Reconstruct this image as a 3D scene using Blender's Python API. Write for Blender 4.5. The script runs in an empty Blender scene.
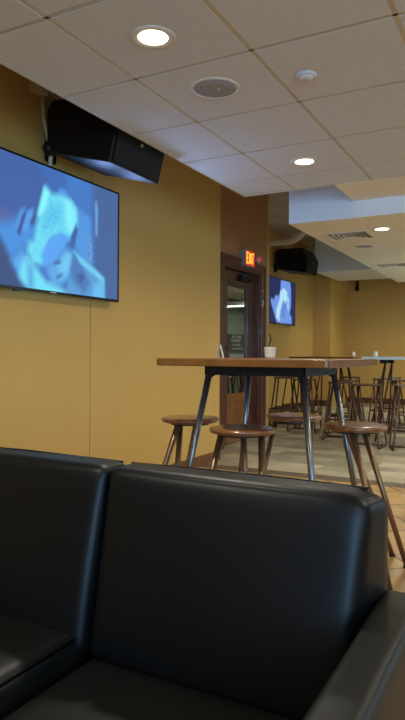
import bpy, bmesh, math, random
from mathutils import Vector, Matrix, noise
random.seed(7)
PI = math.pi
SC = bpy.context.scene
COL = SC.collection

# ------------------------------------------------------------------ camera
F_PX, YAW, HY, ROLL, HC = 618.1, 0.4949, 354.1, 0.006, 1.10
cam_d = bpy.data.cameras.new('camera')
cam_d.sensor_width = 36.0
cam_d.lens = F_PX / 720 * 36.0
cam_d.shift_y = (HY - 360) / 720
cam_d.clip_start = 0.02
cam = bpy.data.objects.new('camera', cam_d)
COL.objects.link(cam)
cam.matrix_world = (Matrix.Translation((0, 0, HC)) @ Matrix.Rotation(YAW, 4, 'Z')
                    @ Matrix.Rotation(PI / 2, 4, 'X') @ Matrix.Rotation(ROLL, 4, 'Z'))
SC.camera = cam

# ------------------------------------------------------------------ look
SC.view_settings.view_transform = 'Standard'
SC.view_settings.look = 'None'
SC.view_settings.gamma = 1.0
SC.view_settings.use_curve_mapping = False
SC.view_settings.exposure = 0.0
w = bpy.data.worlds.new('world')
SC.world = w
w.use_nodes = True
w.node_tree.nodes['Background'].inputs[0].default_value = (0.55, 0.68, 1.0, 1)
w.node_tree.nodes['Background'].inputs[1].default_value = 0.5

LAMP_W = 17.5        # watts of each recessed downlight
ADDED_RIGHT_W = 40.0      # cool light from unseen windows added on the right
BLUE_SPOT_W = 17.0         # blue spots added at the big screen to tint the ceiling
ADDED_BACK_W = 230.0         # cool light from a window added behind the camera
def area_light(name, loc, target, sx, sy, power, color):
    d = bpy.data.lights.new(name, 'AREA')
    d.shape = 'RECTANGLE'; d.size = sx; d.size_y = sy
    d.energy = power; d.color = color
    o = bpy.data.objects.new(name, d); COL.objects.link(o)
    o.location = loc
    o.rotation_euler = (Vector(target) - Vector(loc)).to_track_quat('-Z', 'Y').to_euler()
    return o
area_light('window_daylight', (4.85, -0.9, 1.6), (0, -0.9, 1.2), 3.4, 1.5, ADDED_RIGHT_W, (0.50, 0.72, 1.0))  # added lights, acting as daylight from the unseen windows
area_light('window_daylight', (2.35, -3.12, 1.55), (2.0, 0, 1.75), 3.7, 1.5, ADDED_BACK_W, (0.34, 0.64, 1.0))  # added light, acting as daylight from the unseen back window
area_light('window_daylight', (4.85, 8.5, 1.6), (0, 8.5, 1.2), 3.4, 1.5, ADDED_RIGHT_W * 2.0, (0.55, 0.74, 1.0))  # added light, acting as daylight from the unseen right windows

# ------------------------------------------------------------------ materials
def lin(c):
    return tuple(((x / 255) / 12.92 if x / 255 <= .04045 else ((x / 255 + .055) / 1.055) ** 2.4) for x in c) + (1,)
def mat(name, rgb, rough=.6, metal=0., var=.06, scale=8., bump=0., bscale=60., spec=.5, coat=0.):
    m = bpy.data.materials.new(name); m.use_nodes = True
    nt = m.node_tree; b = nt.nodes['Principled BSDF']
    b.inputs['Roughness'].default_value = rough
    b.inputs['Metallic'].default_value = metal
    b.inputs['Specular IOR Level'].default_value = spec
    b.inputs['Coat Weight'].default_value = coat
    tc = nt.nodes.new('ShaderNodeTexCoord')
    n = nt.nodes.new('ShaderNodeTexNoise'); n.inputs['Scale'].default_value = scale; n.inputs['Detail'].default_value = 4
    nt.links.new(tc.outputs['Object'], n.inputs['Vector'])
    r = nt.nodes.new('ShaderNodeValToRGB')
    c = lin(rgb)
    r.color_ramp.elements[0].position = .3; r.color_ramp.elements[1].position = .7
    r.color_ramp.elements[0].color = tuple(x * (1 - var) for x in c[:3]) + (1,)
    r.color_ramp.elements[1].color = tuple(min(1, x * (1 + var)) for x in c[:3]) + (1,)
    nt.links.new(n.outputs['Fac'], r.inputs['Fac']); nt.links.new(r.outputs['Color'], b.inputs['Base Color'])
    if bump:
        n2 = nt.nodes.new('ShaderNodeTexNoise'); n2.inputs['Scale'].default_value = bscale; n2.inputs['Detail'].default_value = 3
        nt.links.new(tc.outputs['Object'], n2.inputs['Vector'])
        bp = nt.nodes.new('ShaderNodeBump'); bp.inputs['Strength'].default_value = bump; bp.inputs['Distance'].default_value = .004
        nt.links.new(n2.outputs['Fac'], bp.inputs['Height']); nt.links.new(bp.outputs['Normal'], b.inputs['Normal'])
    return m
def wood(name, a, b_, rough=.4, scale=(1, 14, 14), coat=.2):
    m = mat(name, a, rough, coat=coat); nt = m.node_tree
    b = nt.nodes['Principled BSDF']
    tc = nt.nodes.new('ShaderNodeTexCoord'); mp = nt.nodes.new('ShaderNodeMapping')
    mp.inputs['Scale'].default_value = scale
    n = nt.nodes.new('ShaderNodeTexNoise'); n.inputs['Scale'].default_value = 3; n.inputs['Detail'].default_value = 6; n.inputs['Distortion'].default_value = .6
    r = nt.nodes.new('ShaderNodeValToRGB')
    r.color_ramp.elements[0].position = .35; r.color_ramp.elements[1].position = .65
    r.color_ramp.elements[0].color = lin(a); r.color_ramp.elements[1].color = lin(b_)
    nt.links.new(tc.outputs['Object'], mp.inputs['Vector']); nt.links.new(mp.outputs['Vector'], n.inputs['Vector'])
    nt.links.new(n.outputs['Fac'], r.inputs['Fac']); nt.links.new(r.outputs['Color'], b.inputs['Base Color'])
    return m
def emit(name, rgb, strength):
    m = bpy.data.materials.new(name); m.use_nodes = True
    b = m.node_tree.nodes['Principled BSDF']
    b.inputs['Base Color'].default_value = lin(rgb)
    b.inputs['Emission Color'].default_value = lin(rgb); b.inputs['Emission Strength'].default_value = strength
    return m

M = {}
M['wall'] = mat('ochre_paint', (200, 163, 88), .62, var=.04, scale=1.6, bump=.15, bscale=120)
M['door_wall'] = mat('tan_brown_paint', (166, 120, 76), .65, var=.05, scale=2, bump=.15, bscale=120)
M['pale_wall'] = mat('grey_green_paint', (150, 165, 148), .6, var=.05, scale=2)
M['tile'] = mat('ceiling_tile', (208, 210, 212), .85, var=.03, scale=30, bump=.35, bscale=220)
M['tbar'] = mat('painted_ceiling_bar', (196, 186, 162), .55, var=.03)
M['drywall'] = mat('ceiling_drywall', (236, 226, 204), .7, var=.03, scale=3)
M['white_drywall'] = mat('white_drywall', (228, 234, 236), .6, var=.02, scale=3)
M['plenum'] = mat('grey_painted_deck', (192, 184, 170), .8, var=.12, scale=3)
M['darkwood'] = wood('dark_stained_wood', (78, 46, 32), (104, 64, 44), .35, (14, 14, 1))
M['midwood'] = wood('red_brown_wood', (124, 78, 40), (152, 98, 52), .35, (14, 14, 1))
M['base'] = wood('baseboard_wood', (92, 56, 28), (120, 76, 40), .4, (14, 1, 14))
M['top'] = wood('table_top_wood', (112, 70, 28), (134, 86, 38), .34, (2, 14, 2), .15)
M['seat'] = wood('stool_seat_wood', (104, 62, 34), (134, 82, 46), .28, (2, 14, 14), .5)
M['steel'] = mat('dark_steel', (128, 130, 134), .30, .9, var=.1, scale=20)
M['apron'] = mat('dark_steel_plate', (36, 40, 48), .42, .5, var=.1, scale=10)
M['bronze'] = mat('brown_bronze_metal', (132, 104, 76), .36, .75, var=.12, scale=12)
M['rod'] = mat('dark_brown_rod', (98, 74, 56), .4, .6, var=.1)
M['sheen_top'] = mat('painted_sheen_top', (196, 226, 240), .15, var=.02, coat=.5)  # daylight reflected on the glossy table top, painted in as pale blue
M['black'] = mat('black_plastic', (12, 12, 14), .5, var=.1, bump=.1, bscale=200, spec=.3)
M['gloss'] = mat('gloss_black_plastic', (8, 8, 10), .25, var=.1)
M['grille'] = mat('speaker_grille_cloth', (20, 20, 22), .8, var=.2, scale=300, bump=.5, bscale=500)
M['white'] = mat('white_plastic', (214, 210, 200), .5, var=.02)
M['grey'] = mat('grey_mesh_metal', (150, 150, 150), .7, var=.1, scale=300, bump=.5, bscale=400)
M['greybox'] = mat('grey_plastic', (150, 148, 140), .5, var=.03)
M['pipe'] = mat('pipe_insulation', (205, 196, 178), .6, var=.08, scale=8)
M['conduit'] = mat('painted_conduit', (206, 190, 156), .5, var=.05)
M['leather'] = mat('black_leather', (3, 6, 9), .42, var=.15, scale=5, bump=.05, bscale=90, spec=.26)
M['leather_seat'] = mat('black_leather_seat', (15, 15, 13), .44, var=.15, scale=5, bump=.05, bscale=90, spec=.34)
M['arm'] = mat('dark_brown_leather', (17, 18, 12), .46, spec=.34, var=.12, scale=5, bump=.05, bscale=90)
M['cream'] = mat('cream_paper', (226, 216, 182), .55, var=.04)
M['signplate'] = mat('dark_sign_film', (66, 68, 60), .6, var=.05)
M['letters'] = mat('pale_lettering', (205, 200, 188), .6, var=.03)
M['lamp'] = emit('lamp_diffuser', (255, 240, 205), 9.0)
M['tube'] = emit('fluorescent_tube', (235, 245, 235), 5.0)
M['exit_red'] = emit('exit_letters', (255, 60, 24), 1.5)
M['exit_glow'] = emit('exit_face', (225, 32, 12), .75)
M['redlens'] = emit('red_lens', (220, 70, 60), .45)
M['daylight'] = emit('daylit_sky_pane', (190, 215, 255), 1.3)

def glass(name, tint, refl):
    m = bpy.data.materials.new(name); m.use_nodes = True
    nt = m.node_tree; nt.nodes.remove(nt.nodes['Principled BSDF'])
    t = nt.nodes.new('ShaderNodeBsdfTransparent'); t.inputs[0].default_value = tint
    g = nt.nodes.new('ShaderNodeBsdfGlossy'); g.inputs['Roughness'].default_value = .015; g.inputs[0].default_value = (1, 1, 1, 1)
    fr = nt.nodes.new('ShaderNodeFresnel'); fr.inputs['IOR'].default_value = refl
    mx = nt.nodes.new('ShaderNodeMixShader')
    nt.links.new(fr.outputs[0], mx.inputs[0]); nt.links.new(t.outputs[0], mx.inputs[1]); nt.links.new(g.outputs[0], mx.inputs[2])
    nt.links.new(mx.outputs[0], nt.nodes['Material Output'].inputs[0])
    return m
M['glass'] = glass('door_glass', (.62, .68, .66, 1), 4.2)
M['window_glass'] = glass('window_glass', (.95, .97, 1, 1), 1.45)  # panes of the added unseen windows

def floor_tiles(name, c1, c2, mortar, bw, bh, rot, rough, msize):
    m = mat(name, c1, rough); nt = m.node_tree; b = nt.nodes['Principled BSDF']
    tc = nt.nodes.new('ShaderNodeTexCoord'); mp = nt.nodes.new('ShaderNodeMapping')
    mp.inputs['Rotation'].default_value = (0, 0, rot)
    br = nt.nodes.new('ShaderNodeTexBrick')
    br.inputs['Scale'].default_value = 1; br.inputs['Brick Width'].default_value = bw; br.inputs['Row Height'].default_value = bh
    br.inputs['Mortar Size'].default_value = msize; br.inputs['Mortar Smooth'].default_value = .2
    br.inputs['Color1'].default_value = lin(c1); br.inputs['Color2'].default_value = lin(c2); br.inputs['Mortar'].default_value = lin(mortar)
    br.inputs['Bias'].default_value = 0
    n = nt.nodes.new('ShaderNodeTexNoise'); n.inputs['Scale'].default_value = 5; n.inputs['Detail'].default_value = 6
    mx = nt.nodes.new('ShaderNodeMixRGB'); mx.blend_type = 'OVERLAY'; mx.inputs[0].default_value = .35
    nt.links.new(tc.outputs['Object'], mp.inputs['Vector']); nt.links.new(mp.outputs['Vector'], br.inputs['Vector'])
    nt.links.new(tc.outputs['Object'], n.inputs['Vector'])
    nt.links.new(br.outputs['Color'], mx.inputs[1]); nt.links.new(n.outputs['Fac'], mx.inputs[2])
    nt.links.new(mx.outputs[0], b.inputs['Base Color'])
    return m
M['floor_grey'] = floor_tiles('grey_slate_floor', (132, 128, 110), (186, 178, 152), (124, 118, 102), .46, .23, 0, .38, .002)
M['floor_tan'] = floor_tiles('tan_floor_tile', (158, 124, 74), (176, 142, 90), (70, 52, 32), .42, .42, PI / 4 + .1, .4, .008)
M['floor_edge'] = mat('dark_floor_edge', (96, 88, 72), .4, var=.1)

# ------------------------------------------------------------------ mesh helpers
def link(name, bm, m, parent=None, smooth=False, bevel=0, sub=0):
    me = bpy.data.meshes.new(name)
    bmesh.ops.recalc_face_normals(bm, faces=bm.faces)
    bm.to_mesh(me); bm.free()
    for x in (m if isinstance(m, list) else [m]): me.materials.append(x)
    if smooth:
        for p in me.polygons: p.use_smooth = True
    o = bpy.data.objects.new(name, me); COL.objects.link(o)
    if parent: o.parent = parent
    if bevel:
        b = o.modifiers.new('b', 'BEVEL'); b.width = bevel; b.segments = 2; b.limit_method = 'ANGLE'
    if sub:
        s = o.modifiers.new('s', 'SUBSURF'); s.levels = sub; s.render_levels = sub
    return o
def B(): return bmesh.new()
def box(bm, x0, x1, y0, y1, z0, z1, mi=0):
    v = [bm.verts.new((x, y, z)) for x in (x0, x1) for y in (y0, y1) for z in (z0, z1)]
    for f in ((0, 1, 3, 2), (4, 6, 7, 5), (0, 4, 5, 1), (2, 3, 7, 6), (0, 2, 6, 4), (1, 5, 7, 3)):
        bm.faces.new([v[i] for i in f]).material_index = mi
    return bm
def tube(bm, pts, r, seg=10, closed=False):
    pts = [Vector(p) for p in pts]; n = len(pts); rings = []
    rr = r if isinstance(r, (list, tuple)) else [r] * n
    ref = None
    for i, p in enumerate(pts):
        a = pts[i - 1] if (i > 0 or closed) else pts[i]
        b = pts[(i + 1) % n] if (i < n - 1 or closed) else pts[i]
        t = (b - a).normalized()
        if ref is None:
            ref = Vector((0, 0, 1)) if abs(t.z) < .9 else Vector((1, 0, 0))
        s = t.cross(ref).normalized(); u = s.cross(t).normalized(); ref = u
        rings.append([bm.verts.new(p + (s * math.cos(2 * PI * k / seg) + u * math.sin(2 * PI * k / seg)) * rr[i]) for k in range(seg)])
    m_ = n if closed else n - 1
    for i in range(m_):
        A, C_ = rings[i], rings[(i + 1) % n]
        for k in range(seg):
            bm.faces.new((A[k], A[(k + 1) % seg], C_[(k + 1) % seg], C_[k]))
    if not closed:
        bm.faces.new(rings[0]); bm.faces.new(rings[-1][::-1])
    return bm
def lathe(bm, prof, seg=32, c=(0, 0, 0)):
    rings = []
    for r, z in prof:
        rings.append([bm.verts.new((c[0] + r * math.cos(2 * PI * k / seg), c[1] + r * math.sin(2 * PI * k / seg), c[2] + z)) for k in range(seg)])
    for a, b in zip(rings, rings[1:]):
        for k in range(seg): bm.faces.new((a[k], a[(k + 1) % seg], b[(k + 1) % seg], b[k]))
    bm.faces.new(rings[0]); bm.faces.new(rings[-1][::-1])
    return bm
def prism(bm, prof, y0, y1, axis='Y'):
    """closed (x,z) profile extruded along Y (or (y,z) profile along X)"""
    def P(a, b, t): return (a, t, b) if axis == 'Y' else (t, a, b)
    A = [bm.verts.new(P(a, b, y0)) for a, b in prof]; C_ = [bm.verts.new(P(a, b, y1)) for a, b in prof]
    n = len(prof)
    for i in range(n): bm.faces.new((A[i], A[(i + 1) % n], C_[(i + 1) % n], C_[i]))
    bm.faces.new(A); bm.faces.new(C_[::-1])
    return bm
def pad(bm, cx, cy, cz, sx, sy, sz, r, puff=(0, 0, 0), n=14, shear=0., rr=None):
    """rounded upholstered block: half sizes sx,sy,sz, corner radius r, puffed faces, front leaning by shear"""
    b2 = bmesh.new(); bmesh.ops.create_cube(b2, size=2)
    bmesh.ops.subdivide_edges(b2, edges=b2.edges[:], cuts=n, use_grid_fill=True)
    for v in b2.verts:
        p = v.co.copy()
        # concentrate vertices near the edges
        q = Vector([math.sin(a * PI / 2) for a in p])
        full = Vector((q.x * sx, q.y * sy, q.z * sz))
        ins = Vector([max(-s + r, min(s - r, a)) for a, s in zip(full, (sx, sy, sz))])
        d = full - ins
        if d.length > 1e-9: full = ins + d.normalized() * r
        g = lambda a: (1 - a * a)
        if abs(p.y) > .999: full.y += math.copysign(puff[1] * (g(q.x) * g(q.z)) ** .6, p.y)
        if abs(p.z) > .999: full.z += math.copysign(puff[2] * (g(q.x) * g(q.y)) ** .6, p.z)
        if abs(p.x) > .999: full.x += math.copysign(puff[0] * (g(q.y) * g(q.z)) ** .6, p.x)
        t = (full.z + sz) / (2 * sz)
        full.y += shear * (1 - t) * (.5 - .5 * full.y / sy)
        v.co = full + Vector((cx, cy, cz))
    me = bpy.data.meshes.new('t'); b2.to_mesh(me); b2.free(); bm.from_mesh(me); bpy.data.meshes.remove(me)
    return bm
def thing(name, label, cat, loc=(0, 0, 0), rz=0, group=None):
    o = bpy.data.objects.new(name, None); COL.objects.link(o)
    o.location = loc; o.rotation_euler = (0, 0, rz); o.empty_display_size = .05
    o['label'] = label; o['category'] = cat
    if group: o['group'] = group
    return o
def tag(o, label, cat, group=None):
    o['label'] = label; o['category'] = cat
    if group: o['group'] = group
    return o
def struct(name, bm, m, **k):
    o = link(name, bm, m, **k); o['kind'] = 'structure'; return o
def kids(o): return [c for c in COL.objects if c.parent == o]
def copy_tree(root, loc, rz=None, label=None, group=None):
    r = root.copy(); COL.objects.link(r); r.location = loc
    if rz is not None: r.rotation_euler = (0, 0, rz)
    if label: r['label'] = label
    if group: r['group'] = group
    for ch in kids(root):
        c = ch.copy(); COL.objects.link(c); c.parent = r
        for g in kids(ch):
            d = g.copy(); COL.objects.link(d); d.parent = c
    return r

S_, C_Y = math.sin(YAW), math.cos(YAW)
def at(px, py, ax, val):
    X, Y = px - 202.5, py - HY; c, s = math.cos(ROLL), math.sin(ROLL)
    u, v = (c * X + s * Y) / F_PX, -(-s * X + c * Y) / F_PX
    d = Vector((-S_ + u * C_Y, C_Y + u * S_, v)); o = Vector((0, 0, HC)); k = 'XYZ'.index(ax)
    return o + d * ((val - o[k]) / d[k])
def proj(p):
    d = -S_ * p[0] + C_Y * p[1]; r = C_Y * p[0] + S_ * p[1]
    x = F_PX * r / d; y = -F_PX * (p[2] - HC) / d; c, s = math.cos(ROLL), math.sin(ROLL)
    return 202.5 + c * x - s * y, HY + s * x + c * y

# ------------------------------------------------------------------ the room
XW, XD, XF, YF = -2.91, -3.22, -4.25, 14.22      # left wall, door wall, far-zone wall, far wall
ZT = 3.40
XR, YB = 5.0, -3.2
ZC, XE, YE = 2.42, -2.155, 4.72                  # tile ceiling: height, left edge, far edge
# floor
struct('floor', box(B(), -6.2, XR + .1, YB - .1, 5.30, -.1, 0), M['floor_tan'])
struct('floor', box(B(), -6.2, XR + .1, 5.49, YF + .1, -.1, 0), M['floor_grey'])
struct('floor', box(B(), -6.2, XR + .1, 5.30, 5.49, -.1, 0.001), M['floor_edge'])
# left wall in sheets of panelling with narrow open joints
bm = B()
js = [YB, 1.20, 3.639, 5.77]
for a, b in zip(js, js[1:]):
    box(bm, XW - .02, XW, a + (.004 if a > YB else 0), b - (.004 if b < 5.77 else 0), 0, ZT)
box(bm, XD - .02, XW - .012, YB, 5.762, 0, ZT)
struct('wall_left', bm, M['wall'])
# recessed door wall
DY0, DY1, DZ = 6.46, 7.55, 2.16
bm = B()
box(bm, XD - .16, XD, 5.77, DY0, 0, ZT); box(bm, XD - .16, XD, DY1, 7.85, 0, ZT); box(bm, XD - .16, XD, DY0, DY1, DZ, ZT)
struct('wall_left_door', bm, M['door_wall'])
struct('wall_left_return', box(B(), XF, XD - .001, 7.835, 7.855, 0, ZT), M['wall'])
struct('trim_4', box(B(), XD - .03, XD + .004, 7.80, 7.86, 0, ZT), M['wall'])
bm = B(); box(bm, XF - .1, XF, 7.85, YF, 0, ZT)
struct('wall_left_far', bm, M['wall'])
struct('wall_far_pier', box(B(), XF, -3.86, 12.89, YF, 0, ZT), M['wall'])
struct('wall_far', box(B(), XF - .1, -1.6, YF, YF + .1, 0, ZT), M['wall'])
AX0, AX1, AY1 = -1.0, 1.3, 18.0     # unseen alcove, added to fill the reflection in the door glass
bm = B(); box(bm, -1.6, AX0, YF, YF + .1, 0, ZT); box(bm, AX1, XR, YF, YF + .1, 0, ZT); box(bm, AX0, AX1, YF, YF + .1, 2.9, ZT)
box(bm, AX0 - .1, AX0, YF + .1, AY1, 0, 2.9); box(bm, AX1, AX1 + .1, YF + .1, AY1, 0, 2.9); box(bm, AX0 - .1, AX1 + .1, AY1, AY1 + .1, 0, 2.9)
struct('wall_far_right', bm, M['pale_wall'])
struct('floor', box(B(), AX0, AX1, YF + .1, AY1, -.1, 0), M['floor_grey'])
struct('added_alcove_ceiling', box(B(), AX0, AX1, YF + .1, AY1, 2.75, 2.85), M['drywall'])
bm = B(); box(bm, XW, 0.4, YB - .1, YB, 0, ZT); box(bm, 4.4, XR, YB - .1, YB, 0, ZT); box(bm, .4, 4.4, YB - .1, YB, 0, .8); box(bm, .4, 4.4, YB - .1, YB, 2.3, ZT)
struct('wall_back', bm, M['wall'])
fr = B()
for x in (.4, 1.7, 3.04, 4.34): box(fr, x, x + .06, YB - .08, YB - .02, .8, 2.3)
for z in (.8, 2.24): box(fr, .4, 4.4, YB - .08, YB - .02, z, z + .06)
fo = struct('window_3', fr, M['darkwood'])  # unseen back window, added for its cool light
link('glass_pane', box(B(), .46, 4.34, YB - .055, YB - .05, .86, 2.24), M['window_glass'], fo)
# right wall with two unseen windows added for cool light
bm = B()
wy = [YB, -2.6, 0.8, 6.8, 10.2, YF]
box(bm, XR, XR + .1, YB, YF, 0, .85); box(bm, XR, XR + .1, YB, YF, 2.35, ZT)
for a, b in ((YB, -2.6), (.8, 6.8), (10.2, YF)): box(bm, XR, XR + .1, a, b, .85, 2.35)
struct('wall_right', bm, M['wall'])
for n, (a, b) in enumerate(((-2.6, .8), (6.8, 10.2))):
    fr = B()
    for y in (a, (a + b) / 2 - .03, b - .06): box(fr, XR + .02, XR + .08, y, y + .06, .85, 2.35)
    for z in (.85, 2.29): box(fr, XR + .02, XR + .08, a, b, z, z + .06)
    fo = struct('window_%d' % (n + 1), fr, M['darkwood'])  # unseen window, added for its cool light
    gp = link('glass_pane', box(B(), XR + .045, XR + .05, a + .06, b - .06, .91, 2.29), M['window_glass'], fo)
# baseboards
struct('baseboard_left', box(B(), XW, XW + .018, YB, 5.77, 0, .10), M['base'], bevel=.004)
bm = B(); box(bm, XD, XD + .018, 5.77, DY0 - .15, 0, .10); box(bm, XD, XD + .018, DY1 + .13, 7.84, 0, .10)
struct('baseboard_door', bm, M['base'], bevel=.004)
struct('baseboard_far_left', box(B(), XF, XF + .018, 7.86, 12.89, 0, .13), M['darkwood'], bevel=.004)
bm = B(); box(bm, XF + .02, -3.86, 12.872, 12.89, 0, .13); box(bm, -3.86, -1.0, YF - .018, YF, 0, .13)
struct('baseboard_far', bm, M['darkwood'], bevel=.004)
# lobby behind the door, only dimly seen through its glass
bm = B(); box(bm, -6.1, -6.0, 5.0, 7.83, 0, 2.6); box(bm, -6.0, XD - .16, 4.95, 5.05, 0, 2.6); box(bm, -6.0, XD - .16, 5.05, 7.83, 2.6, 2.7)
struct('wall_lobby', bm, M['pale_wall'])

# ceilings -----------------------------------------------------------
struct('ceiling_deck', box(B(), -6.2, XR + .1, YB - .1, YF + .1, ZT, ZT + .1), M['plenum'])
GX = [-1.703 + .6075 * k for k in range(-1, 12)]; GY = [1.848 + .6135 * k for k in range(-9, 6)]
GX = [x for x in GX if XE + .05 < x < XR]; GY = [y for y in GY if YB + .05 < y < YE - .02]
xs = [XE] + GX + [XR]; ys = [YB] + GY + [YE - .02]
bm = B()
for i in range(len(xs) - 1):
    for j in range(len(ys) - 1):
        if xs[i + 1] <= -1.0 or ys[j + 1] < YE:     # each tile sits a little proud of its bars
            t = random.uniform(-.0015, .0015)
            box(bm, xs[i] + .011, xs[i + 1] - .011, ys[j] + .011, ys[j + 1] - .011, ZC + t, ZC + .02)
struct('ceiling_tiles', bm, M['tile'], bevel=.003)
bm = B()
box(bm, XE, XR, YB, YE, ZC + .008, ZC + .03)
struct('ceiling_backing', bm, M['tbar'])
bm = B()
for x in xs[1:-1]: box(bm, x - .011, x + .011, YB, YE - .02, ZC + .001, ZC + .008)
for y in ys[1:-1]: box(bm, XE, XR, y - .007, y + .007, ZC + .001, ZC + .008)
box(bm, XE - .002, XE + .012, YB, YE, ZC - .002, ZC + .06)
box(bm, XE, -1.39, YE - .014, YE, ZC - .002, ZC + .06)
struct('trim_1', bm, M['tbar'])
struct('ceiling_border', box(B(), -1.39, XR, YE, 5.302, ZC + .002, ZC + .05), M['drywall'])
# lower plasterboard soffit with pale fascia
struct('ceiling_soffit', box(B(), -1.965, XR, 5.302, 10.3, 2.28, 2.30), M['drywall'])
bm = B(); box(bm, -1.972, XR, 5.285, 5.30, 2.279, ZT); struct('ceiling_fascia', bm, M['white_drywall'])
struct('ceiling_soffit_side', box(B(), -1.972, -1.957, 5.30, 10.3, 2.279, ZT), M['drywall'])
struct('ceiling_beam', box(B(), -3.75, XR, 11.5, 13.1, 2.69, ZT), M['white_drywall'])
struct('ceiling_far', box(B(), -3.75, XR, 13.1, 13.95, 2.80, 2.86), M['drywall'])

# ------------------------------------------------------------------ ceiling fixtures
def make_downlight(label):
    t = thing('downlight', label, 'ceiling light', (0, 0, 0), 0, 'recessed round downlights')
    link('trim_ring', lathe(B(), [(.062, .004), (.064, -.004), (.088, -.006), (.095, -.002), (.095, .004)], 40), M['white'], t, True)
    link('diffuser', lathe(B(), [(.0005, -.003), (.045, -.003), (.063, -.002), (.063, .003), (.0005, .003)], 40), M['lamp'], t)
    d = bpy.data.lights.new('downlight_lamp', 'SPOT')
    d.energy = LAMP_W * 4; d.color = (1.0, .93, .78); d.spot_size = math.radians(162); d.spot_blend = .9; d.shadow_soft_size = .06
    lo = bpy.data.objects.new('downlight_lamp', d); COL.objects.link(lo); lo.parent = t; lo.location = (0, 0, -.02)
    return t
dl = make_downlight('round white downlight in the ceiling tile nearest the camera, above the big screen')
dl.location = (-1.412, 2.165, ZC)
copy_tree(dl, (-1.40, 4.043, ZC), 0, 'round downlight in the tile just before the pale dropped soffit')
copy_tree(dl, (-1.274, 5.881, 2.28), 0, 'round downlight in the dropped soffit beside the square air vent')
for x, y, z, where in ((-1.41, .29, ZC, 'above the sofa seat'), (-1.41, -1.6, ZC, 'near the back wall, left side'), (.75, 2.165, ZC, 'right of the sofa arm'),
                (.75, 4.04, ZC, 'to the right of the near high table'), (.75, -.3, ZC, 'behind the camera, middle'), (3.1, 2.165, ZC, 'by the front right window'),
                (3.1, -.9, ZC, 'by the back right window'), (.9, 6.6, 2.28, 'in the soffit right of the first vent'), (-1.274, 8.9, 2.28, 'in the soffit past the second vent'),
                (.9, 9.2, 2.28, 'at the far end of the soffit, middle'), (3.1, 7.6, 2.28, 'in the soffit by the added far window')):
    copy_tree(dl, (x, y, z), 0, 'added unseen round downlight ' + where)  # extra downlights, added to light the room
copy_tree(dl, (-.15, 14.8, 2.75), 0, 'round downlight in the added alcove mirrored in the door glass')
copy_tree(dl, (.3, 16.8, 2.75), 0, 'round downlight added at the back of the added alcove')
for o in [o for o in COL.objects if o.type == 'LIGHT' and o.parent and o.parent.location.y > 5]:
    if 'far_d' not in globals(): far_d = o.data.copy(); far_d.energy *= 1.45; far_dl = o.parent
    o.data = far_d
dl = far_dl
for x, where in ((-2.6, 'left end'), (-.6, 'middle'), (1.8, 'right end')):
    copy_tree(dl, (x, 12.3, 2.69), 0, 'added round downlight under the far beam, ' + where)  # more added downlights, brightening the far zone

t = thing('ceiling_speaker', 'round flush ceiling speaker with grey mesh grille, beside the nearest downlight', 'speaker', (-1.408, 2.723, ZC))
link('rim', lathe(B(), [(.105, .003), (.105, -.006), (.118, -.008), (.125, -.004), (.127, .003)], 48), M['white'], t, True)
link('grille', lathe(B(), [(.0005, -.010), (.06, -.009), (.104, -.005), (.104, .003), (.0005, .003)], 48), M['grey'], t, True)
link('badge', lathe(B(), [(.0005, -.0125), (.006, -.0125), (.006, -.008), (.0005, -.008)], 12, (.02, 0, 0)), M['white'], t)
t = thing('smoke_detector', 'small round white disc detector on a ceiling tile right of the grilled speaker', 'detector', (-.962, 2.795, ZC))
link('base', lathe(B(), [(.0005, .003), (.05, .003), (.052, -.006), (.048, -.012), (.0005, -.013)], 32), M['tile'], t, True)
link('cap', lathe(B(), [(.0005, -.012), (.034, -.012), (.032, -.020), (.0005, -.022)], 32), M['white'], t, True)
t = thing('ceiling_speaker', 'faint flat round speaker cover between the two soffit vents', 'speaker', (-1.64, 6.72, 2.28))
link('rim', lathe(B(), [(.095, .003), (.095, -.005), (.105, -.006), (.11, .003)], 32), M['drywall'], t, True)
link('grille', lathe(B(), [(.0005, -.004), (.094, -.003), (.094, .003), (.0005, .003)], 32), M['grey'], t, True)

def make_vent(label):
    t = thing('air_vent', label, 'vent', (0, 0, 0), 0, 'square air vents in the soffit')
    def ring(bm, a, b, z0, z1, z2=None):
        # square sloping ring from half-size a (at z0) to b (at z1)
        P = [(-1, -1), (1, -1), (1, 1), (-1, 1)]
        o = [bm.verts.new((p[0] * a, p[1] * a, z0)) for p in P]; i = [bm.verts.new((p[0] * b, p[1] * b, z1)) for p in P]
        o2 = [bm.verts.new((p[0] * a, p[1] * a, z0 + .003)) for p in P]; i2 = [bm.verts.new((p[0] * b, p[1] * b, z1 + .003)) for p in P]
        for k in range(4):
            l = (k + 1) % 4
            bm.faces.new((o[k], o[l], i[l], i[k])); bm.faces.new((o2[k], i2[k], i2[l], o2[l]))
            bm.faces.new((o[k], o2[k], o2[l], o[l])); bm.faces.new((i[k], i[l], i2[l], i2[k]))
    bm = B(); ring(bm, .232, .195, -.004, -.006); link('frame', bm, M['drywall'], t)
    for a in (.19, .145, .10, .055):
        bm = B(); ring(bm, a, a - .032, -.008, .016); link('louver', bm, M['drywall'], t)
    link('duct_plate', box(B(), -.195, .195, -.195, .195, -.0022, -.0005), M['floor_edge'], t)
    return t
v = make_vent('square louvred air vent in the dropped soffit, left of its downlight'); v.location = (-1.63, 6.07, 2.28)
copy_tree(v, (-1.66, 8.33, 2.28), 0, 'second, farther square air vent at the right edge of the soffit')

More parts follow.
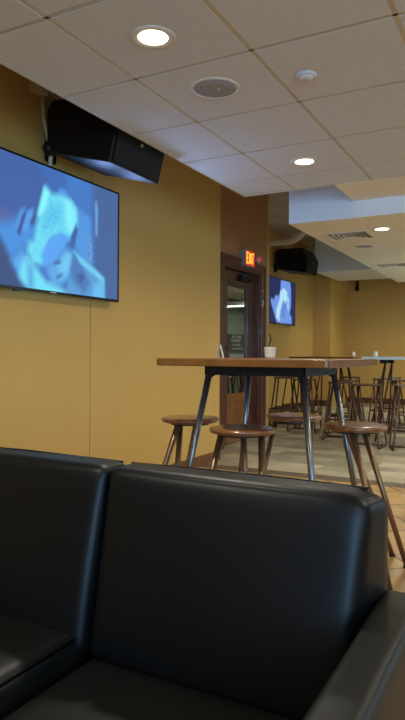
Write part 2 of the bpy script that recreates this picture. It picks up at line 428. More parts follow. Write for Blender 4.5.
# ------------------------------------------------------------------ loudspeakers on the left wall
def make_speaker(label):
    """origin at the wall, x out into the room, y along the wall"""
    t = thing('loudspeaker', label, 'speaker', (0, 0, 0), 0, 'black loudspeakers hung high on the left wall')
    prof = [(.10, .11), (.13, .08), (.60, -.045), (.60, -.042), (.655, .17), (.655, .20), (.585, .37), (.15, .42), (.10, .36)]
    link('cabinet', prism(B(), prof, 0, .57), M['black'], t, bevel=.012)
    # grille on the sloping room-side face
    a, b = Vector((.606, 0, -.03)), Vector((.655, 0, .175)); n = Vector((.97, 0, -.23)).normalized() * .010
    bm = B(); prism(bm, [(a.x, a.z), (a.x + n.x, a.z + n.z), (b.x + n.x, b.z + n.z), (b.x, b.z)], .03, .545)
    link('grille', bm, M['grille'], t, bevel=.003)
    link('badge', prism(B(), [(.652, .12), (.655, .12), (.659, .14), (.656, .14)], .27, .30), M['white'], t)
    # glossy strip along the lower lip of the near end
    link('lower_trim', prism(B(), [(.13, .078), (.60, -.048), (.607, -.036), (.135, .092)], -.008, .002), M['gloss'], t)
    bm = B(); tube(bm, [(.02, .10, .10), (.09, .10, .12), (.16, .14, .16)], .022, 12); lathe(bm, [(.001, -.045), (.03, -.04), (.045, 0), (.03, .04), (.001, .045)], 16, (.10, .02, .12))
    link('ball_mount', bm, M['black'], t, True)
    link('wall_plate', box(B(), .02, .04, .06, .16, .06, .20), M['black'], t, bevel=.004)
    bm = B()
    tube(bm, [(.35, -.012, .22), (.35, -.03, .225), (.35, -.03, .27), (.35, -.012, .275)], .006, 8)
    link('carry_handle', bm, M['gloss'], t, True)
    return t
s1 = make_speaker('large black loudspeaker hung above the big screen, nearest the camera'); s1.location = (XW - .02, 3.08, 2.33)
s2_ = copy_tree(s1, (XF - .02, 10.55, 2.55), None, 'black loudspeaker hung above the smaller screen past the door'); s2_.scale = (1.08, 1.1, 1.08); s2_.rotation_euler = (0, -.10, 0)

# conduit, junction box and loose cable behind the near loudspeaker
t = thing('conduit', 'cream vertical conduit with junction box running down behind the near loudspeaker', 'conduit', (XW, 3.15, 2.3))
bm = B(); tube(bm, [(.03, -.066, .52), (.03, -.05, .35), (.05, -.035, .25), (.05, -.0, .14), (.03, .014, .06), (.03, .02, -.03)], .014, 10)
link('pipe', bm, M['conduit'], t, True)
link('junction_box', box(B(), 0, .06, -.16, -.04, .50, .62), M['conduit'], t, bevel=.005)
bm = B(); tube(bm, [(.04, .0, .6), (.06, .06, .5), (.07, .14, .45), (.06, .22, .52), (.05, .25, .6), (.05, .24, .75)], .006, 8)
link('cable', bm, M['black'], t, True)
bm = B(); tube(bm, [(.04, 0, .56), (.08, .05, .49), (.1, .18, .43), (.12, .3, .42)], .006, 8)
link('cable', bm, M['white'], t, True)

# pipes in the open ceiling past the door
def arc_path(p, n=6):
    """round off the corners of a polyline"""
    out = [Vector(p[0])]
    for a, b, c in zip(p, p[1:], p[2:]):
        a, b, c = Vector(a), Vector(b), Vector(c)
        r = min(.22, (b - a).length * .45, (c - b).length * .45); s = b + (a - b).normalized() * r; e = b + (c - b).normalized() * r
        for k in range(n + 1):
            u = k / n; out.append(s * (1 - u) ** 2 + b * 2 * u * (1 - u) + e * u * u)
    return out + [Vector(p[-1])]
bm = B(); tube(bm, arc_path([(XF, 8.7, 2.79), (-3.05, 8.7, 2.79), (-2.95, 8.75, ZT)]), .055, 16)
tag(link('water_pipe', bm, M['pipe'], None, True), 'pale pipe bending up in the open ceiling above the far loudspeaker', 'pipe')
bm = B(); tube(bm, arc_path([(XF, 11.9, 3.16), (-3.85, 11.9, 3.18), (-3.75, 11.9, ZT)]), .095, 16)
tag(link('water_pipe', bm, M['pipe'], None, True), 'thicker second pipe just behind and below the bent pale pipe', 'pipe')
bm = B(); tube(bm, arc_path([(-3.0, 9.2, ZT), (-3.0, 9.2, 3.0), (-2.2, 9.2, 3.0)]), .06, 16)
tag(link('water_pipe', bm, M['pipe'], None, True), 'short pale pipe elbow close to the edge of the soffit', 'pipe')

# ------------------------------------------------------------------ screens
def inside(x, y, poly):
    c = False; n = len(poly)
    for i in range(n):
        x0, y0 = poly[i]; x1, y1 = poly[(i + 1) % n]
        if (y0 > y) != (y1 > y) and x < (x1 - x0) * (y - y0) / (y1 - y0) + x0: c = not c
    return c
def dist(x, y, poly):
    d = 1e9; n = len(poly)
    for i in range(n):
        x0, y0 = poly[i]; x1, y1 = poly[(i + 1) % n]
        dx, dy = x1 - x0, y1 - y0; L = dx * dx + dy * dy
        t = max(0, min(1, ((x - x0) * dx + (y - y0) * dy) / L)) if L else 0
        d = min(d, math.hypot(x - x0 - t * dx, y - y0 - t * dy))
    return d
pm = bpy.data.materials.new('screen_picture'); pm.use_nodes = True
nt = pm.node_tree; bs = nt.nodes['Principled BSDF']
an = nt.nodes.new('ShaderNodeVertexColor'); an.layer_name = 'picture'
bs.inputs['Base Color'].default_value = (.01, .01, .012, 1); bs.inputs['Roughness'].default_value = .45; bs.inputs['Specular IOR Level'].default_value = .15
nt.links.new(an.outputs['Color'], bs.inputs['Emission Color']); bs.inputs['Emission Strength'].default_value = 1.0
def picture(parent, W, H, nx, ny, base, layers, name='picture'):
    """layers: (polygon in picture coordinates 0..1, colour, soft edge, speckle)"""
    bm = B(); cl = bm.loops.layers.float_color.new('picture')
    V = [[bm.verts.new((0, W * i / nx, H * j / ny)) for j in range(ny + 1)] for i in range(nx + 1)]
    cache = {}
    asp = W / H
    LY = [([(a * asp, b) for a, b in P], lin(c), s, sp) for P, c, s, sp in layers]
    for i in range(nx + 1):
        for j in range(ny + 1):
            u, v = i / nx * asp, j / ny
            col = Vector(base(u / asp, v)[:3])
            for P, c, s, sp in LY:
                d = dist(u, v, P); k = .5 + (.5 if inside(u, v, P) else -.5) * min(1, d / s)
                if k <= 0: continue
                cc = Vector(c[:3])
                if sp: cc = cc * (1 + sp * noise.noise(Vector((u * 38, v * 38, 3))))
                col = col.lerp(cc, k)
            cache[V[i][j]] = (col.x, col.y, col.z, 1)
    for i in range(nx):
        for j in range(ny):
            f = bm.faces.new((V[i][j], V[i + 1][j], V[i + 1][j + 1], V[i][j + 1]))
            for l in f.loops: l[cl] = cache[l.vert]
    return link(name, bm, pm, parent)
def make_tv(label, loc, W, H, nx, ny, base, layers):
    t = thing('television', label, 'television', loc, 0, 'wall mounted flat televisions')
    bm = B(); e = .012
    box(bm, -.03, .006, -e, 0, -e - .006, H + e); box(bm, -.03, .006, W, W + e, -e - .006, H + e)
    box(bm, -.03, .006, 0, W, H, H + e); box(bm, -.03, .006, 0, W, -e - .006, 0)
    link('bezel', bm, M['gloss'], t, bevel=.002)
    link('back_cover', box(B(), -.055, -.029, .03, W - .03, .03, H - .03), M['black'], t, bevel=.01)
    picture(t, W, H, nx, ny, base, layers)
    link('wall_mount', box(B(), -.08 if loc[0] < -4 else -.08, -.054, W * .3, W * .7, H * .3, H * .7), M['black'], t)
    link('logo', box(B(), .006, .008, W * .48, W * .52, -.013, -.007), M['white'], t)
    link('infrared_sensor', box(B(), -.01, .006, W * .26, W * .29, -.028, -.016), M['gloss'], t)
    return t
# big screen
W1, H1 = 1.44, .81
Y1r = 3.862; Y1l = Y1r - W1; Z1 = 1.512
def uv1(P):
    out = []
    for px, py in P:
        p = at(px, py, 'X', -2.83); out.append(((p.y - Y1l) / W1, (p.z - Z1) / H1))
    return out
A1 = [
    # far figure's dark clothing and the light column behind the cap
    ([(66, 170), (92, 180), (94, 262), (78, 262), (70, 240)], (72, 124, 200), .05, 0),
    ([(78, 208), (90, 218), (92, 264), (80, 262), (74, 240)], (84, 152, 224), .03, 0),
    ([(55, 198), (60, 188), (66, 190), (70, 200)], (84, 150, 226), .02, 0),
    ([(88, 236), (92, 238), (92, 262), (88, 260)], (104, 150, 206), .02, .5),
    # large head in profile, upper left
    ([(-60, 90), (40, 166), (47, 180), (45, 192), (42, 206), (36, 222), (34, 246), (10, 258), (-60, 250)], (70, 102, 168), .03, 0),
    ([(-60, 208), (-5, 209), (9, 214), (4, 220), (-60, 221)], (102, 104, 162), .06, 0),
    ([(-60, 224), (4, 222), (18, 218), (30, 224), (37, 228), (33, 242), (22, 252), (10, 260), (2, 244), (-30, 244), (-60, 240)], (78, 146, 222), .05, 0),
    ([(15, 226), (20, 210), (25, 207), (24, 214), (19, 230)], (88, 152, 222), .016, 0),
    ([(22, 230), (27, 211), (33, 208), (33, 216), (27, 232)], (90, 160, 232), .016, 0),
    ([(17, 232), (23, 213), (26, 212), (20, 236)], (66, 84, 150), .012, 0),
    ([(30, 222), (34, 214), (36, 216), (32, 226)], (68, 86, 150), .012, 0),
    # pale cap
    ([(46, 186), (52, 194), (61, 195), (70, 199), (76, 208), (77, 220), (74, 232), (68, 240), (60, 236), (50, 240), (46, 250), (48, 262), (40, 268), (32, 262), (27, 250),
      (29, 242), (34, 240), (36, 228), (38, 216), (41, 203)], (112, 220, 244), .03, .16),
    ([(64, 200), (72, 204), (76, 212), (76, 226), (70, 234), (66, 222)], (134, 240, 252), .04, .08),
    ([(50, 204), (62, 206), (60, 224), (44, 232), (42, 222)], (94, 196, 236), .06, .2),
    ([(44, 187), (49, 193), (46, 206), (40, 216), (38, 214)], (140, 248, 254), .02, 0),
    # shaded brim
    ([(45, 246), (52, 236), (61, 232), (69, 236), (65, 248), (58, 258), (50, 266), (43, 264), (41, 254)], (92, 166, 244), .025, 0),
    ([(71, 236), (76, 224), (78, 230), (75, 244), (71, 250)], (70, 100, 164), .014, 0),
    # face
    ([(38, 270), (48, 266), (57, 259), (66, 248), (73, 252), (74, 268), (68, 280), (58, 288), (44, 284)], (96, 170, 232), .04, .05),
    ([(58, 266), (66, 254), (71, 256), (70, 270), (62, 278)], (116, 200, 244), .04, 0),
    ([(37, 264), (46, 268), (51, 280), (45, 284), (38, 276)], (74, 126, 204), .03, 0),
    ([(54, 262), (60, 260), (61, 263), (55, 265)], (66, 102, 170), .014, 0),
    ([(56, 276), (62, 273), (63, 276), (57, 279)], (72, 112, 182), .014, 0),
    # collar and shoulders
    ([(10, 262), (22, 250), (28, 258), (22, 280)], (92, 168, 236), .03, 0),
    ([(22, 262), (27, 256), (36, 268), (46, 282), (60, 288), (76, 298), (60, 305), (30, 299), (18, 280)], (116, 222, 248), .03, .06),
    ([(27, 262), (33, 268), (34, 290), (28, 286)], (92, 170, 226), .03, 0),
    ([(74, 252), (84, 262), (94, 270), (104, 280), (105, 305), (78, 304), (66, 290), (70, 272)], (92, 156, 214), .02, .08),
    ([(74, 252), (80, 258), (90, 284), (84, 294), (72, 280), (70, 270)], (78, 126, 186), .03, .12),
    ([(74, 251), (84, 260), (94, 268), (104, 278), (104, 284), (92, 273), (80, 263)], (120, 206, 244), .02, 0),
    ([(94, 284), (104, 281), (105, 305), (92, 302)], (104, 190, 238), .03, 0),
    ([(77, 276), (82, 272), (85, 278), (80, 283)], (62, 96, 150), .02, .5),
    # dark shoulder, lower left
    ([(-60, 226), (0, 236), (7, 252), (17, 276), (30, 292), (-60, 300)], (62, 84, 128), .03, 0),
    ([(95, 203), (97, 201), (98, 212), (97.5, 236), (95.5, 236)], (108, 160, 222), .014, 0),
]
A1 = [(uv1(P), c, s * 1.0, sp) for P, c, s, sp in A1]
def base1(u, v):
    a = Vector(lin((66, 110, 182))[:3]); b = Vector(lin((74, 104, 156))[:3])
    return a.lerp(b, max(0, min(1, (u - .62) * 5)))
tv1 = make_tv('large wall screen showing a blue tinted figure in a pale cap', (-2.83, Y1l, Z1), W1, H1, 160, 90, base1, A1)
for k, yy in enumerate((1.0, 1.38)):      # spots added in front of the panel to tint the ceiling blue
    d = bpy.data.lights.new('added_blue_spot', 'SPOT'); d.energy = BLUE_SPOT_W; d.color = (.30, .50, 1.0)
    d.spot_size = math.radians(165); d.spot_blend = 1.0; d.shadow_soft_size = .05
    o = bpy.data.objects.new('added_blue_spot', d); COL.objects.link(o); o.parent = tv1; o.location = (.10, yy, .60)
    o.rotation_euler = Vector((.85, .35, .60)).to_track_quat('-Z', 'Y').to_euler()
# smaller-looking screen past the door (same size, farther)
Y2r = 11.53; Y2l = Y2r - W1; Z2 = 1.68
def uv2(P):
    out = []
    for px, py in P:
        p = at(px, py, 'X', -4.17); out.append(((p.y - Y2l) / W1, (p.z - Z2) / H1))
    return out
A2 = [
    ([(281, 280), (290, 281.5), (291, 290), (291, 306), (289.5, 314), (291.5, 317), (291.5, 324), (277, 323), (274, 313), (271, 302), (271, 298), (273.5, 299.5), (276, 295), (279, 296), (280.5, 290)], (112, 152, 228), .02, .1),
    ([(280.5, 291), (284, 288), (287, 292), (287.5, 299), (284, 306), (281.5, 309), (279.5, 316), (280, 321), (276, 318), (276.5, 309), (279.5, 300)], (176, 226, 244), .02, .2),
    ([(283, 300), (286, 304), (285, 318), (282, 318), (280.5, 311)], (96, 136, 216), .03, 0),
    ([(287, 296), (289, 298), (289, 312), (287, 308)], (160, 206, 240), .02, 0),
]
A2 = [(uv2(P), c, s * 1.4, sp) for P, c, s, sp in A2]
make_tv('smaller looking wall screen past the door with a pale blue shape on navy', (-4.17, Y2l, Z2), W1, H1, 96, 54,
        lambda u, v: Vector(lin((34, 44, 88))[:3]), A2)

# ------------------------------------------------------------------ door with glass panel
bm = B()
cw = .13
box(bm, XD, XD + .028, DY0 - cw, DY0, 0, DZ + .11); box(bm, XD, XD + .028, DY1, DY1 + cw, 0, DZ + .11); box(bm, XD, XD + .028, DY0, DY1, DZ, DZ + .11)
box(bm, XD + .028, XD + .045, DY0 - cw - .01, DY1 + cw + .01, DZ + .085, DZ + .115)
box(bm, XD + .028, XD + .040, DY1 + cw - .03, DY1 + cw, 0, DZ + .085)
box(bm, XD - .16, XD, DY0, DY0 + .02, 0, DZ); box(bm, XD - .16, XD, DY1 - .02, DY1, 0, DZ); box(bm, XD - .16, XD, DY0 + .02, DY1 - .02, DZ - .02, DZ)
struct('trim_2', bm, M['darkwood'], bevel=.004)
dr = bpy.data.objects.new('door_1', None); COL.objects.link(dr); dr.location = (-3.3, DY0 + .02, .01); dr['kind'] = 'structure'
LW, LH = DY1 - DY0 - .04, DZ - .04
gy0, gy1, gz0, gz1 = 6.75 - DY0 - .02, 7.335 - DY0 - .02, .60, 1.99
bm = B()
box(bm, -.045, 0, .002, gy0, 0, LH); box(bm, -.045, 0, gy1, LW - .002, 0, LH)
link('stile', bm, M['darkwood'], dr, bevel=.004)
link('top_rail', box(B(), -.045, 0, gy0, gy1, gz1, LH), M['darkwood'], dr, bevel=.004)
bm = B(); box(bm, -.045, 0, gy0, gy1, 0, .14); box(bm, -.045, 0, gy0, gy1, .50, gz0); box(bm, -.035, -.012, gy0, gy1, .14, .50)
link('lower_panel', bm, M['midwood'], dr, bevel=.006)
link('glass_pane', box(B(), -.026, -.020, gy0 - .004, gy1 + .004, gz0 - .004, gz1 + .004), M['glass'], dr)
bm = B(); tube(bm, [(0, gy0 - .06, .93), (.05, gy0 - .06, .93), (.05, gy0 - .06, 1.17), (0, gy0 - .06, 1.17)], .009, 10)
link('door_handle', bm, M['steel'], dr, True)
# closer
dc = bpy.data.objects.new('door_closer', None); COL.objects.link(dc); dc.parent = dr; dc.location = (0, .55, LH - .11)
link('closer_body', box(B(), 0, .07, 0, .30, 0, .075), M['black'], dc, bevel=.01)
bm = B(); tube(bm, [(.035, .06, .075), (.035, .06, .095), (.15, .20, .10)], .008, 8)
link('closer_arm', bm, M['black'], dc, True)
# sign on the glass
sg = thing('door_sign', 'dark notice with rows of pale lettering stuck on the door glass', 'sign', (-3.3 - .019, 6.80, 1.12))
link('plate', box(B(), .0, .003, 0, .50, .0, .23), M['signplate'], sg)
bm = B(); rr = random.Random(4)
for row, (y0, y1, h) in enumerate(((.12, .40, .034), (.10, .34, .034), (.13, .36, .026), (.12, .42, .024))):
    z = .18 - row * .047; y = y0
    while y < y1:
        wd = rr.uniform(.022, .034)
        box(bm, .003, .0042, y, y + .008, z, z + h); box(bm, .003, .0042, y, y + wd * .8, z + rr.choice([0, h * .45, h - .007]), z + h if False else z + rr.choice([h * .2, h]))
        y += wd + .008
link('lettering', bm, M['letters'], sg)
link('lower_strip', box(B(), .0, .003, .05, .46, -.075, -.02), M['greybox'], sg)

# exit sign
ex = thing('exit_sign', 'lit red exit sign projecting above the brown door', 'sign', (XD, 6.90, 2.19))
link('housing', box(B(), .0, .088, 0, .28, 0, .20), M['greybox'], ex, bevel=.005)
link('face', box(B(), .088, .090, .012, .268, .012, .188), M['exit_glow'], ex)
bm = B(); x0, x1 = .090, .0925
def bar(y0, z0, y1, z1, wd=.013):
    d = Vector((0, y1 - y0, z1 - z0)); n = Vector((0, -d.z, d.y)).normalized() * wd / 2
    A, C2 = Vector((0, y0, z0)), Vector((0, y1, z1))
    q = [A + n, A - n, C2 - n, C2 + n]
    lo = [bm.verts.new((x0, p.y, p.z)) for p in q]; hi = [bm.verts.new((x1, p.y, p.z)) for p in q]
    bm.faces.new(hi); bm.faces.new(lo[::-1])
    for k in range(4): bm.faces.new((lo[k], lo[(k + 1) % 4], hi[(k + 1) % 4], hi[k]))
za, zb = .035, .165; zm = .1
bar(.034, za, .034, zb); bar(.028, zb, .078, zb); bar(.028, zm, .070, zm); bar(.028, za, .078, za)
bar(.094, za, .142, zb); bar(.142, za, .094, zb)
bar(.164, za, .164, zb)
bar(.212, za, .212, zb); bar(.184, zb, .242, zb)
link('lettering', bm, emit('exit_lettering', (255, 168, 60), 2.2), ex)
fa = thing('alarm_light', 'small round reddish alarm light right of the exit sign', 'alarm', (XD, 7.42, 2.335))
bm = B(); lathe(bm, [(.0005, 0), (.055, 0), (.055, .03), (.045, .04), (.0005, .042)], 24); bmesh.ops.rotate(bm, verts=bm.verts, matrix=Matrix.Rotation(PI / 2, 3, 'Y'))
link('body', bm, M['greybox'], fa, True)
bm = B(); lathe(bm, [(.0005, .041), (.040, .041), (.034, .06), (.0005, .066)], 24); bmesh.ops.rotate(bm, verts=bm.verts, matrix=Matrix.Rotation(PI / 2, 3, 'Y'))
link('lens', bm, M['redlens'], fa, True)

# ------------------------------------------------------------------ tables
def rounded(sx, sy, r, n=6):
    out = []
    for cx, cy, a0 in ((sx - r, sy - r, 0), (-sx + r, sy - r, PI / 2), (-sx + r, -sy + r, PI), (sx - r, -sy + r, 1.5 * PI)):
        for k in range(n + 1):
            a = a0 + PI / 2 * k / n; out.append((cx + r * math.cos(a), cy + r * math.sin(a)))
    return out
def extrude(bm, poly, z0, z1):
    A = [bm.verts.new((x, y, z0)) for x, y in poly]; C2 = [bm.verts.new((x, y, z1)) for x, y in poly]; n = len(poly)
    bm.faces.new(A[::-1]); bm.faces.new(C2)
    for i in range(n): bm.faces.new((A[i], A[(i + 1) % n], C2[(i + 1) % n], C2[i]))
    return bm
def make_table(label, topmat, legmat, half=.456, loc=(0, 0, 0), th=.036, sx=1.0, far=False, z=1.079):
    t = thing('high_table', label, 'table', loc, 0, 'square high tables')
    link('table_top', extrude(B(), rounded(half * sx, half, .02), z - th, z), topmat, t, bevel=.004)
    a = .262; bm = B(); zt = z - th
    if far:     # thin legs from small corner brackets
        for sx_, sy_ in ((-1, -1), (1, -1), (-1, 1), (1, 1)):
            link('bracket', box(B(), sx_ * .22 - .04, sx_ * .22 + .04, sy_ * .22 - .04, sy_ * .22 + .04, zt - .05, zt), M['apron'], t, bevel=.004)
            for q in (0, 1):
                bm = B(); tube(bm, [(sx_ * .20, sy_ * .20, zt - .04), (sx_ * (.40 - .12 * q), sy_ * (.28 + .12 * q), .006)], .0125, 8)
                link('leg', bm, legmat, t, True)
        return t
    box(bm, -a, a, -a, -a + .006, zt - .046, zt); box(bm, -a, a, a - .006, a, zt - .046, zt)
    box(bm, -a, -a + .006, -a, a, zt - .046, zt); box(bm, a - .006, a, -a, a, zt - .046, zt)
    box(bm, -a, a, -a, a, zt - .005, zt - .0005)
    link('apron', bm, M['apron'], t)
    for sx_, sy_ in ((-1, -1), (1, -1), (-1, 1), (1, 1)):
        bm = B(); p0 = Vector((sx_ * .240, sy_ * .240, zt - .003)); p1 = Vector((sx_ * .395, sy_ * .395, 0.012))
        tube(bm, [p0, p1], [.0165, .0145], 14)
        lg = link('leg', bm, legmat, t, True)
        link('foot', lathe(B(), [(.001, 0), (.022, 0), (.02, .014), (.001, .014)], 14, (p1.x, p1.y, 0)), M['black'], lg)
        # corner gusset
        bm = B(); g = .245
        vs = [(sx_ * g, sy_ * (g), zt - .045), (sx_ * (g - .035), sy_ * g, zt - .045), (sx_ * (g + .004), sy_ * g, zt - .07)]
        lo = [bm.verts.new(p) for p in vs]; hi = [bm.verts.new((p[0], p[1] - sy_ * .006, p[2])) for p in vs]
        bm.faces.new(lo); bm.faces.new(hi[::-1])
        for k in range(3): bm.faces.new((lo[k], lo[(k + 1) % 3], hi[(k + 1) % 3], hi[k]))
        link('gusset', bm, M['apron'], t)
    return t
TX, TY = -1.197, 2.99
tb = make_table('square wooden high table on dark steel legs, directly behind the black sofa', M['top'], M['steel'], sx=.948)
tb.location = (TX, TY, 0)
# round stools around it
def make_round_stool(label, loc, rz, third):
    """two long legs lean towards local -y, a third (top, foot) stands under the seat"""
    t = thing('round_stool', label, 'stool', loc, rz, 'round wooden stools at the near high table')
    link('seat', lathe(B(), [(.0005, .722), (.135, .722), (.155, .727), (.160, .738), (.158, .747), (.145, .750), (.06, .748), (.0005, .747)], 48), M['seat'], t, True)
    link('seat_plate', lathe(B(), [(.0005, .712), (.11, .712), (.11, .722), (.0005, .722)], 32), M['apron'], t)
    for a, b in (((-.105, -.015, .716), (-.20, -.22, .01)), ((.105, -.015, .716), (.20, -.22, .01)), third):
        bm = B(); tube(bm, [a, b], [.0165, .0135], 12); l = link('leg', bm, M['bronze'], t, True)
        link('foot', lathe(B(), [(.001, 0), (.018, 0), (.016, .012), (.001, .012)], 12, (b[0], b[1], 0)), M['black'], l)
    return t
make_round_stool('round wooden stool at the near edge of the table, in front of its middle', (-1.236, 2.70, 0), 0, ((-.03, .075, .716), (-.05, .19, .01)))
make_round_stool('round wooden stool on the right of the near table, its leg splayed far out', (-.804, 3.12, 0), PI / 2, ((-.09, .01, .716), (.357, -.115, .01)))
make_round_stool('round wooden stool on the left of the near table, against the yellow wall', (-1.69, 2.99, 0), -PI / 2, ((.02, -.05, .716), (.017, -.102, .01)))
make_round_stool('round wooden stool on the far side of the near table', (-1.24, 3.42, 0), 0, ((.06, .06, .716), (.10, .16, .01)))

# things on the near table
zt = 1.079
t = thing('table_tent', 'small folded white card standing on the near table before the door', 'card', (-1.590, 3.16, zt), .35)
bm = B()
prism(bm, [(-.020, 0), (-.0185, 0), (.0007, .0735), (-.0007, .075)], -.035, .035); prism(bm, [(.020, 0), (.0185, 0), (-.0007, .0735), (.0007, .075)], -.035, .035)
link('card', bm, M['white'], t)
bm = B(); box(bm, -.018, .018, -.03, .03, .0, .002); link('card_base', bm, M['greybox'], t)
t = thing('drink_cup', 'small cream cup with a bent dark straw on the near table', 'cup', (-1.300, 3.2, zt))
link('cup', lathe(B(), [(.0005, .001), (.028, .001), (.030, .01), (.034, .058), (.036, .062), (.0335, .062), (.0305, .02), (.0005, .012)], 28), M['cream'], t, True)
bm = B(); tube(bm, [(-.012, 0, .014), (-.008, 0, .075), (.004, -.003, .10), (.005, -.004, .115), (-.006, -.004, .135)], .0035, 8)
link('straw', bm, M['black'], t, True)

# ------------------------------------------------------------------ far tables and rod stools
t2 = make_table('wooden high table in the far corner among wire stools', M['top'], M['rod'], .50, far=True, z=1.07)
t2.location = (-2.76, 9.25, 0)
t3 = make_table('high table with a pale blue reflection painted into its top, far right, nearer one', M['sheen_top'], M['rod'], .456, far=True, z=1.079)
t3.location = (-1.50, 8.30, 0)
copy_tree(t3, (-1.30, 9.85, 0), 0, 'high table with a pale blue reflection painted into its top, far right, behind the other')
def make_rod_stool(label):
    t = thing('rod_stool', label, 'stool', (0, 0, 0), 0, 'thin rod bar stools around the far tables')
    link('seat', extrude(B(), rounded(.155, .155, .05), .732, .750), M['rod'], t, bevel=.004)
    for s in (-1, 1):
        bm = B(); path = []
        pts = [Vector((s * .12, -.13, .735)), Vector((s * .20, -.22, .01)), Vector((s * .20, .22, .01)), Vector((s * .12, .13, .735))]
        path = [pts[0]]
        for a, b, c in ((pts[0], pts[1], pts[2]), (pts[1], pts[2], pts[3])):
            s1_ = b + (a - b).normalized() * .05; e1 = b + (c - b).normalized() * .05
            for k in range(5):
                u = k / 4; path.append(s1_ * (1 - u) ** 2 + b * 2 * u * (1 - u) + e1 * u * u)
        path.append(pts[3])
        tube(bm, path, .0125, 8); link('side_frame', bm, M['rod'], t, True)
    bm = B()
    q = .172
    tube(bm, [(-q, -q - .015, .27), (q, -q - .015, .27), (q, q + .015, .27), (-q, q + .015, .27)], .0105, 8, True)
    link('footrest', bm, M['rod'], t, True)
    bm = B(); tube(bm, [(-.20, .12, .012), (.20, .12, .012)], .012, 8); link('base_bar', bm, M['rod'], t, True)
    return t
rs = make_rod_stool('rod stool at the front of the far stools, right under the pale table edge')
spots = [
    (-2.25, 8.00, .15, None),
    (-1.80, 7.50, .0, 'rod stool in front of the nearer pale table, far right'),
    (-1.66, 9.08, .05, 'rod stool standing between the two pale far tables'),
    (-1.30, 7.50, .3, 'rod stool in front of the nearer pale table, cut by the right edge'),
    (-2.35, 8.55, -.1, 'rod stool in front of the far wooden table, right side'),
    (-2.95, 8.60, .1, 'rod stool in front of the far wooden table, left side'),
    (-3.45, 9.10, .2, 'rod stool at the left side of the far wooden table by the wall'),
    (-3.50, 9.80, -.1, 'rod stool behind the far wooden table, nearest the corner'),
    (-2.65, 9.95, .1, 'rod stool behind the middle of the far wooden table'),
    (-2.02, 9.56, .0, 'rod stool at the right side of the far wooden table'),
    (-2.05, 10.1, .0, 'rod stool at the left side of the farther pale table'),
    (-1.45, 10.62, .2, 'rod stool behind the farther pale table'),
]
for i, (x, y, a, lb) in enumerate(spots):
    if i == 0: rs.location = (x, y, 0); rs.rotation_euler = (0, 0, a)
    else: copy_tree(rs, (x, y, 0), a, lb)
# little jars on the far tables
def jar(label, x, y):
    t = thing('condiment_jar', label, 'jar', (x, y, 1.079), 0, 'small jars on the far tables')
    link('jar_body', lathe(B(), [(.0005, .0005), (.032, .0005), (.034, .01), (.034, .05), (.028, .058), (.0005, .058)], 16), M['cream'], t, True)
    link('lid', lathe(B(), [(.0005, .058), (.029, .058), (.029, .07), (.0005, .072)], 16), M['white'], t)
    return t
jar('tiny pale jar on the far wooden table', -2.46, 9.4)
jar('tiny pale jar on the nearer pale table at its left edge', -1.88, 8.3)

# small device high on the far wall
t = thing('wall_camera', 'small dark device hung high on the far yellow wall', 'camera', (-3.62, YF, 2.60))
link('bracket', box(B(), -.02, .02, -.06, 0, .08, .20), M['black'], t, bevel=.004)
link('body', lathe(B(), [(.001, -.04), (.04, -.03), (.05, .02), (.04, .07), (.001, .08)], 16, (0, -.07, 0)), M['black'], t, True)

# ------------------------------------------------------------------ reflections seen in the door glass come from the added alcove
t = thing('added_strip_light', 'slim fluorescent strip light hanging in the added alcove, mirrored in the door glass', 'ceiling light', (.15, 14.9, 2.36))
link('tube', box(B(), -.6, .6, -.03, .03, 0, .04), M['tube'], t)
link('channel', box(B(), -.62, .62, -.05, .05, .04, .14), M['white'], t)
t = thing('added_framed_poster', 'dark framed poster on the pale wall of the added alcove', 'poster', (.2, 18.0, 1.0))
link('frame', box(B(), -.4, .4, -.03, 0, 0, .9), M['black'], t)
link('print', box(B(), -.36, .36, -.034, -.03, .04, .86), M['greybox'], t)

# ------------------------------------------------------------------ the sofa
sf = thing('sofa', 'black leather sofa with two back cushions and a low arm, filling the foreground', 'sofa', (0, 0, 0))
XA = -.272
def part(name, bm, m, **k): return link(name, bm, m, sf, **k)
part('back_frame', box(B(), -2.22, -.262, 1.245, 1.292, .08, .795), M['leather'], bevel=.012)
part('base_frame', box(B(), -2.22, XA, .44, 1.26, .10, .30), M['leather'], bevel=.015)
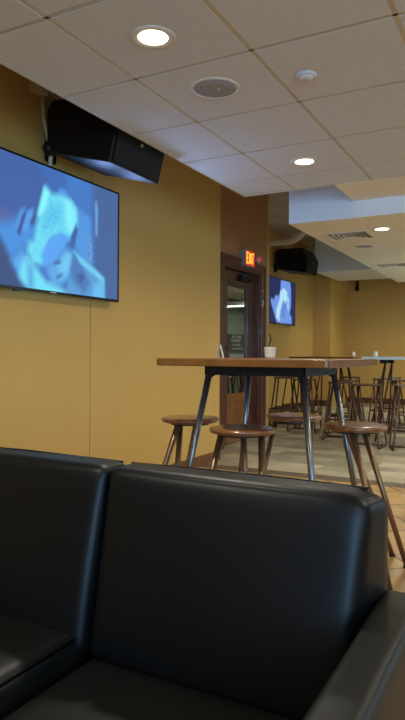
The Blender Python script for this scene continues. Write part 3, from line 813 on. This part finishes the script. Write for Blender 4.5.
# back cushions
def back_cushion(x0, x1, taper=0.):
    bm = B(); pad(bm, (x0 + x1) / 2, 1.230, .62, (x1 - x0) / 2, .052, .213, .026, (.0, .012, .0), 16, -.085)
    if taper:       # the end cushion narrows towards its front edge
        for v in bm.verts:
            k = max(0, 1 - (x1 - v.co.x) / .10); f = max(0, min(1, (1.29 - v.co.y) / .16))
            v.co.x -= taper * k * f; v.co.z -= .018 * k * k * (1 if v.co.z > .75 else 0)
    o = part('back_cushion', bm, M['leather'], smooth=True, sub=1)
    return o
bc = back_cushion(-.890, -.254, .034)
bc2 = back_cushion(-1.535, -.894)
back_cushion(-2.19, -1.540)
def piping(path, par, r=.0035):
    bm = B(); tube(bm, path, r, 8); return link('piping', bm, M['leather'], par, True)
for x0, x1, p in ((-.890, -.285, bc), (-1.535, -.894, bc2)):
    piping([(x0 + .012, 1.264, .829), ((x0 + x1) / 2, 1.266, .832), (x1 - .012, 1.264, .829)], p)
def seat_cushion(x0, x1, z0, z1, m):
    bm = B(); pad(bm, (x0 + x1) / 2, .79, (z0 + z1) / 2, (x1 - x0) / 2, .36, (z1 - z0) / 2, .035, (.003, .006, .014), 14)
    return part('seat_cushion', bm, m, smooth=True, sub=1)
seat_cushion(-.895, -.278, .29, .415, M['leather_seat'])
s2 = seat_cushion(-1.53, -.912, .29, .458, M['leather_seat'])
seat_cushion(-2.19, -1.545, .29, .470, M['leather_seat'])
piping([(-.918, .46, .450), (-.918, 1.10, .450)], s2)
# arm
def arm(x0, x1, inner):
    bm = B(); pad(bm, (x0 + x1) / 2, .855, .365, (x1 - x0) / 2, .435, .265, .022, (.002, 0, .003), 14)
    o = part('armrest', bm, M['arm'], smooth=True, sub=1)
    for x in (x0 + .010, x1 - .010):
        piping([(x, .45, .622), (x, 1.28, .622)], o, .003)
arm(XA, -.186, 1)
arm(-2.33, -2.22, 0)
for x in (-2.25, -.24):
    for y in (.50, 1.22):
        part('leg', lathe(B(), [(.001, 0), (.018, 0), (.026, .10), (.001, .10)], 14, (x, y, 0)), M['darkwood'])
